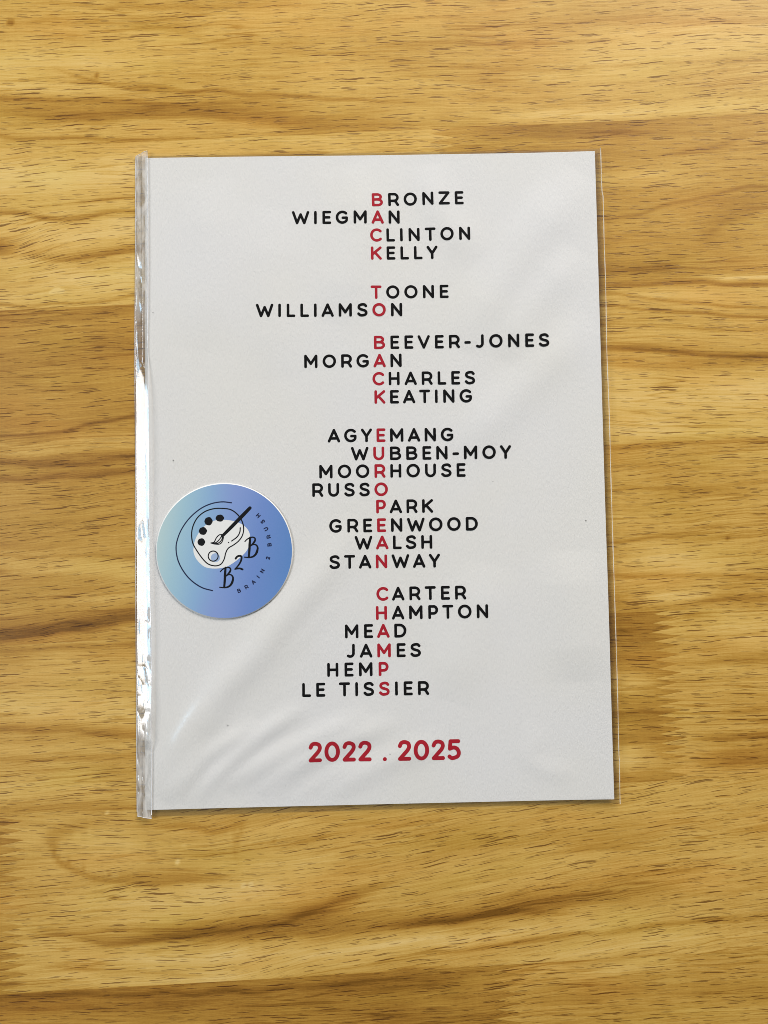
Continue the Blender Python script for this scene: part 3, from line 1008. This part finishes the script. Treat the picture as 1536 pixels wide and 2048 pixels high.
def sample(path, n):
    P = np.array(path)
    d = np.concatenate([[0], np.cumsum(np.hypot(*np.diff(P, axis=0).T))])
    q = np.linspace(0, d[-1], n)
    return np.stack([np.interp(q, d, P[:, 0]), np.interp(q, d, P[:, 1])], -1)


lp, rp = sample(LE, NY), sample(RE, NY)
Lw = np.array([at(*p, .5) for p in lp])
Rw = np.array([at(*p, 1.5) for p in rp])
tt = np.linspace(0, 1, NX)[None, :]
FX = Lw[:, None, 0] * (1 - tt) + Rw[:, None, 0] * tt
FY = Lw[:, None, 1] * (1 - tt) + Rw[:, None, 1] * tt
ypx = (lp[:, 1] + rp[:, 1])[:, None] / 2
# slope that would mirror the window towards a viewer above the print
win = np.array(WIN) * 1000
slope = []
for q in range(NY):
    P = (Lw[q] + Rw[q]) / 2
    h_ = (win - P) / np.linalg.norm(win - P) + (CAM - P) / np.linalg.norm(CAM - P)
    slope.append(-h_[0] / h_[2])
slope = np.array(slope)[:, None]
m = np.interp(ypx[:, 0], [300, 420, 520, 640, 700, 740, 800, 1020, 1045, 1075, 1100, 1240, 1280, 1320, 1370, 1400, 1480, 1500, 1560, 1640],
              [.10, .10, .05, .05, .12, .60, 1.0, 1.0, .75, .65, 1.0, 1.0, .85, .75, .80, 1.0, 1.0, .35, .15, .15])[:, None]
wid = (Rw[:, 0] - Lw[:, 0])[:, None]
# cross profile: rises steadily, then a softer lip over the last third
prof = np.where(tt < .72, tt, .72 + (tt - .72) * .62)
# the fold itself is a small round bend
Z = .25 + .35 * np.sqrt(np.clip(tt / .06, 0, 1)) + slope * m * wid * prof
cr = np.zeros_like(Z)
for (sx, sy, k1, am) in ((5.0, 13.0, 1, .42), (2.6, 7.0, 2, .26), (1.6, 4.5, 5, .06)):
    n_ = vnoise(FX / sx + 30 + FY * .02, FY / sy + 11 + FX * .05, k1)
    cr += am * np.abs(2 * n_ - 1)
amp = np.interp(ypx[:, 0], [300, 420, 700, 760, 1000, 1040, 1090, 1200, 1240, 1480, 1640], [1.0, .9, .8, .35, .28, .7, .32, .35, .8, .7, 1.0])[:, None]
Z = Z + cr * amp * np.clip(tt / .12, 0, 1) * .9
base_z = film_z(FX, FY) + .15
over = FX > at(291, 0)[0] - 1
Zmin = np.where(tt > .5, 1.35, .25)
Z = np.maximum(Z, np.where(FX > PAPER[0][0] - 1.5, base_z, .2))
flap = link('flap', grid_mesh('flap', np.stack([FX, FY, Z], -1)[:, ::-1]), film_flap, sleeve)


def edge_tube(name, P, r, mat, parent):
    bm = bmesh.new()
    rings = []
    for i in range(len(P)):
        a, c = P[max(i - 1, 0)], P[min(i + 1, len(P) - 1)]
        t_ = (c - a) / (np.linalg.norm(c - a) + 1e-9)
        n1 = np.cross(t_, [0, 0, 1.0])
        n1 /= np.linalg.norm(n1) + 1e-9
        n2 = np.cross(n1, t_)
        rings.append([bm.verts.new(tuple((P[i] + r * (math.cos(q) * n1 + math.sin(q) * n2)) * MM)) for q in np.linspace(0, 2 * math.pi, 7)[:-1]])
    for A_, B_ in zip(rings, rings[1:]):
        for i in range(6):
            bm.faces.new((A_[i], A_[(i + 1) % 6], B_[(i + 1) % 6], B_[i])).smooth = True
    bm.faces.new(rings[0])
    bm.faces.new(rings[-1][::-1])
    bm.normal_update()
    me = bpy.data.meshes.new(name)
    bm.to_mesh(me)
    bm.free()
    return link(name, me, mat, parent)


def bright_edge():  # near-white colour paints the glow along the film edges
    k = Nodes('painted_edge_glow')
    b = k.bsdf
    b.inputs['Base Color'].default_value = (.86, .87, .90, 1)
    b.inputs['Roughness'].default_value = .15
    n = k.noise(k.new('ShaderNodeTexCoord').outputs['Object'], 300, 1)
    k.put(b.inputs['Alpha'], k.smooth(n, .25, .7, .45, .95))
    return k.mat


be = bright_edge()
FP = np.stack([FX, FY, Z], -1)
edge_tube('fold_edge', FP[::6, 0] + np.array([0, 0, .05]), .16, be, flap)
edge_tube('cut_edge', FP[::6, -1] + np.array([0, 0, .05]), .15, be, flap)
edge_tube('cut_edge', FP[0, ::3] + np.array([0, 0, .05]), .11, be, flap)
edge_tube('cut_edge', FP[-1, ::3] + np.array([0, 0, .05]), .13, be, flap)


# ------------------------------------------------------------------ the round sticker
STZ = float(film_z(np.array([STK[0]]), np.array([STK[1]]))[0])


def stk_z(X, Y):
    X, Y = np.asarray(X, float), np.asarray(Y, float)
    # lies on the film, its right side lifting slightly
    rr = np.hypot(X - STK[0], Y - STK[1]) / 31
    return film_z(X, Y) * 0 + paper_z(X, Y) + .30 + .15 + .12 * np.clip((X - STK[0]) / 31, 0, 1) ** 2 + .04 * rr ** 2


def zz_(x, y):          # crop pixel of the sticker study -> table mm
    return tuple(at(260 + x * .26042, 920 + y * .26042, 1.6)[:2])


ring_px = [(448.5 + 137.3 * math.cos(q), 1102 + 136.0 * math.sin(q)) for q in np.linspace(0, 2 * math.pi, 129)[:-1]]
rim_mm = np.array([at(*p, 1.6)[:2] for p in ring_px])[::-1]
ctr = rim_mm.mean(0)


def disc_mesh(name, scale, zf, th):
    vs_, fs_ = [], []
    NR = 12
    n = len(rim_mm)
    for i in range(NR + 1):
        q = ctr + (rim_mm - ctr) * scale * max(i / NR, .02)
        for p in q:
            vs_.append((p[0], p[1]))
    vs_ = np.array(vs_)
    z = zf(vs_[:, 0], vs_[:, 1])
    V = np.column_stack([vs_, z])
    for i in range(NR):
        for jx in range(n):
            k2 = (jx + 1) % n
            fs_.append((i * n + jx, (i + 1) * n + jx, (i + 1) * n + k2, i * n + k2))
    fs_.append(tuple(range(n)))
    if th:
        b = len(V)
        V = np.concatenate([V, V[-n:] - np.array([0, 0, th])])
        for jx in range(n):
            k2 = (jx + 1) % n
            fs_.append((NR * n + jx, b + jx, b + k2, NR * n + k2))
        fs_.append(tuple(b + jx for jx in range(n))[::-1])
    me = bpy.data.meshes.new(name)
    me.from_pydata([tuple(c * MM for c in p) for p in V], [], fs_)
    me.polygons.foreach_set('use_smooth', [True] * len(fs_))
    me.update()
    return me


def sticker_material():
    k = Nodes('printed_blue_vinyl')
    p = k.sep(k.new('ShaderNodeTexCoord').outputs['Object'])
    cx, cy = ctr * MM
    q = k.math('ADD', k.math('MULTIPLY', k.math('SUBTRACT', p[0], cx), .985), k.math('MULTIPLY', k.math('SUBTRACT', p[1], cy), -.17))
    t_ = k.math('ADD', k.math('MULTIPLY', q, 1 / .062), .5)
    col = k.ramp(t_, [(0.0, (.43, .565, .555)), (.16, (.31, .485, .570)), (.34, (.225, .390, .580)), (.5, (.195, .300, .570)), (.72, (.135, .230, .520)), (1.0, (.085, .205, .470))])
    # printed colour falls towards violet at the middle of the upper and lower edge
    vx = k.math('MULTIPLY', k.math('ABSOLUTE', k.math('SUBTRACT', p[1], cy)), 1 / .031)
    vio = k.math('MULTIPLY', k.smooth(vx, .3, 1.0), k.smooth(k.math('ABSOLUTE', k.math('SUBTRACT', t_, .50)), .30, 0.0, 0, .28))
    col = k.mix(vio, col, (.235, .270, .560))
    g = k.noise(k.new('ShaderNodeTexCoord').outputs['Object'], 2500, 1)
    col = k.mix(k.math('MULTIPLY', g, .12), col, (.30, .36, .50))
    k.put(k.bsdf.inputs['Base Color'], col)
    k.bsdf.inputs['Roughness'].default_value = .42
    k.bsdf.inputs['Specular IOR Level'].default_value = .35
    return k.mat


sticker = link('round_sticker', disc_mesh('round_sticker', 1.0, stk_z, .12), plain('white_vinyl', (.80, .80, .78), .5), None)
tag(sticker, 'round blue sticker with a paint palette and brush emblem, lying on the sleeve', 'sticker')
link('printed_face', disc_mesh('printed_face', .986, lambda X, Y: stk_z(X, Y) + .02, 0), sticker_material(), sticker)

cream = plain('cream_print', (.70, .70, .68), .5)
black_print = plain('black_print', (.004, .004, .005), .5, .2)
navy_print = plain('navy_print', (.010, .014, .050), .45, .3)
hole_blue = plain('pale_blue_print', (.300, .400, .580), .45)


def lvl(h):
    return lambda X, Y: stk_z(X, Y) + .03 + h


def sub(pts, n=8, closed=False):
    return [zz_(*p) for p in catmull(pts, n, closed)]


def blob_mesh(name, pts, h, mat):
    """filled outline, fanned in fine rings so that it follows the sticker"""
    P = np.array(pts)
    c = P.mean(0)
    NR = 8
    n = len(P)
    V = np.concatenate([c + (P - c) * max(i / NR, .02) for i in range(NR + 1)])
    z = lvl(h)(V[:, 0], V[:, 1])
    F = [(i * n + j_, (i + 1) * n + j_, (i + 1) * n + (j_ + 1) % n, i * n + (j_ + 1) % n) for i in range(NR) for j_ in range(n)]
    F.append(tuple(range(n)))
    me = bpy.data.meshes.new(name)
    me.from_pydata([(a * MM, b * MM, d * MM) for (a, b), d in zip(V, z)], [], F)
    bm = bmesh.new()
    bm.from_mesh(me)
    for fc in bm.faces:
        if fc.normal.z < 0:
            fc.normal_flip()
    bm.to_mesh(me)
    bm.free()
    return link(name, me, mat, sticker)


blob_mesh('palette_patch', sub([(486, 690), (497, 620), (530, 555), (580, 500), (645, 466), (720, 459), (800, 470), (865, 497), (907, 540), (923, 590), (916, 650), (893, 700), (850, 745), (800, 785), (735, 822), (650, 834), (575, 822), (522, 778), (495, 735)], 5, True), .012, cream)
blob_mesh('thumb_hole', sub([(655 + 35 * math.cos(q), 750 + 34 * math.sin(q)) for q in np.linspace(0, 2 * math.pi, 17)[:-1]], 3, True), .024, hole_blue)
u_ = .26042 * .2275       # study pixel in mm
ln = Ink()
ln.stroke(sub([(700, 371), (770, 380), (822, 415), (856, 462), (872, 520), (864, 575), (835, 620), (795, 652), (755, 677), (735, 712), (722, 762), (697, 800), (655, 813), (602, 800), (560, 762), (515, 700), (482, 640), (472, 575), (482, 510), (515, 445), (570, 398), (635, 375)], 6, True), 4.4 * u_, lvl(.034), 0, True, seg=.8)
ln.build('palette_outline', [black_print], sticker)
ln = Ink()
ln.stroke(sub([(846, 520), (842, 555), (822, 590), (780, 622)], 6), 4.4 * u_, lvl(.034), seg=.8)
ln.stroke([zz_(756, 633), zz_(757, 634)], 4.2 * u_, lvl(.034))
ln.build('shine_mark', [black_print], sticker)
ln = Ink()
ln.stroke([zz_(638 + 38 * math.cos(q), 738 + 39 * math.sin(q)) for q in np.linspace(0, 2 * math.pi, 33)[:-1]], 4.4 * u_, lvl(.036), 0, True, seg=.8)
ln.build('thumb_ring', [black_print], sticker)
for (x, y, rx, ry, ph) in ((689, 446, 32, 27, .2), (602, 470, 31, 32, .0), (559, 545, 31, 30, .5), (547, 630, 29, 29, .1)):
    dp = [zz_(x + rx * math.cos(q) * (1 + .035 * math.cos(6 * q + ph)), y + ry * math.sin(q) * (1 + .035 * math.cos(5 * q + ph))) for q in np.linspace(0, 2 * math.pi, 33)[:-1]]
    blob_mesh('paint_dot', dp, .038, black_print)
ln = Ink()
ln.stroke([zz_(920, 368), zz_(862, 428), zz_(780, 512), zz_(708, 584)], 12 * u_, lvl(.050), r_list=[12.5 * u_, 14 * u_, 13.5 * u_, 11 * u_])
for pts in ([(703, 572), (683, 576), (662, 598), (645, 630), (620, 637)], [(620, 637), (650, 645), (688, 645), (708, 625), (717, 592)],
            [(703, 585), (684, 612), (662, 632), (640, 639)], [(711, 592), (700, 618), (680, 636), (655, 643)]):
    ln.stroke(sub(pts, 6), 3.8 * u_, lvl(.044), seg=.6)
ln.build('paintbrush', [black_print], sticker)
ln = Ink()
ln.stroke(sub([(778, 328), (705, 321), (620, 336), (535, 377), (452, 450), (392, 537), (359, 625), (353, 690), (366, 765), (396, 832), (442, 897), (500, 949), (562, 984), (633, 1003)], 6), 4.4 * u_, lvl(.034), seg=.8)
ln.build('arc_line', [navy_print], sticker)


def q2(x, y):           # second study crop -> table mm
    return tuple(at(420 + x * .078125, 1060 + y * .078125, 1.6)[:2])


q_ = .078125 * .2275


def brush_letters(dx, dy):
    ln = Ink()
    w = lambda *r: [x * q_ for x in r]
    P = lambda pts, n=6: [q2(x + dx, y + dy) for x, y in catmull(pts, n)]
    s1 = P([(395, 965), (385, 1100), (378, 1250), (362, 1460)])
    ln.stroke(s1, 30 * q_, lvl(.040), r_list=list(np.interp(np.linspace(0, 1, len(s1)), [0, .5, 1], w(26, 32, 26))), seg=.5)
    s2 = P([(262, 1065), (310, 1015), (380, 972), (460, 955), (515, 980), (522, 1030), (495, 1085), (455, 1130), (405, 1180)])
    ln.stroke(s2, 22 * q_, lvl(.040), r_list=list(np.interp(np.linspace(0, 1, len(s2)), [0, .5, .75, 1], w(14, 18, 26, 12))), seg=.5)
    s3 = P([(405, 1185), (470, 1145), (540, 1150), (585, 1210), (580, 1290), (545, 1380), (480, 1445), (400, 1470), (320, 1472), (245, 1465)])
    ln.stroke(s3, 24 * q_, lvl(.040), r_list=list(np.interp(np.linspace(0, 1, len(s3)), [0, .3, .5, .75, 1], w(10, 20, 30, 20, 13))), seg=.5)
    ln.build('monogram_letter', [black_print], sticker)


brush_letters(0, 0)
brush_letters(630, -772)
ln = Ink()
P = catmull([(655, 730), (690, 685), (740, 662), (795, 672), (805, 720), (785, 800), (735, 890), (680, 955), (640, 1000)], 6)
ln.stroke([q2(*p) for p in P], 28 * q_, lvl(.040), r_list=list(np.interp(np.linspace(0, 1, len(P)), [0, .5, 1], [26 * q_, 24 * q_, 17 * q_])), seg=.5)
P = catmull([(640, 1000), (700, 985), (770, 985), (830, 1008)], 6)
ln.stroke([q2(*p) for p in P], 22 * q_, lvl(.040), r_list=list(np.interp(np.linspace(0, 1, len(P)), [0, 1], [20 * q_, 24 * q_])), seg=.5)
ln.build('monogram_letter', [black_print], sticker)

# small capitals running round the right side
caps = [('B', 478, 1181.3), ('R', 492.8, 1173.8), ('A', 506.6, 1164), ('I', 516.2, 1153.7), ('N', 524.4, 1141.8), ('2', 535.7, 1116), ('B', 538.7, 1089.2),
        ('R', 537, 1073.2), ('U', 532, 1057.8), ('S', 525.3, 1043), ('H', 516.3, 1031)]
cc_ = at(449, 1097, 1.6)[:2]
ln = Ink()
for ch, x, y in caps:
    p = np.array(at(x, y, 1.6)[:2])
    out = (p - cc_) / np.linalg.norm(p - cc_)
    ey = -out                                   # tops point to the centre
    ex = np.array([ey[1], -ey[0]])
    h = 1.85
    wch = GL[ch][0]
    for st in GL[ch][1]:
        closed = st[0] == 'c'
        pts = st[1] if closed else st
        ln.stroke([p + ex * (q[0] - wch / 2) * h + ey * (q[1] - .5) * h for q in pts], .105 * h, lvl(.030), 0, closed, seg=.5)
ln.build('arc_lettering', [navy_print], sticker)
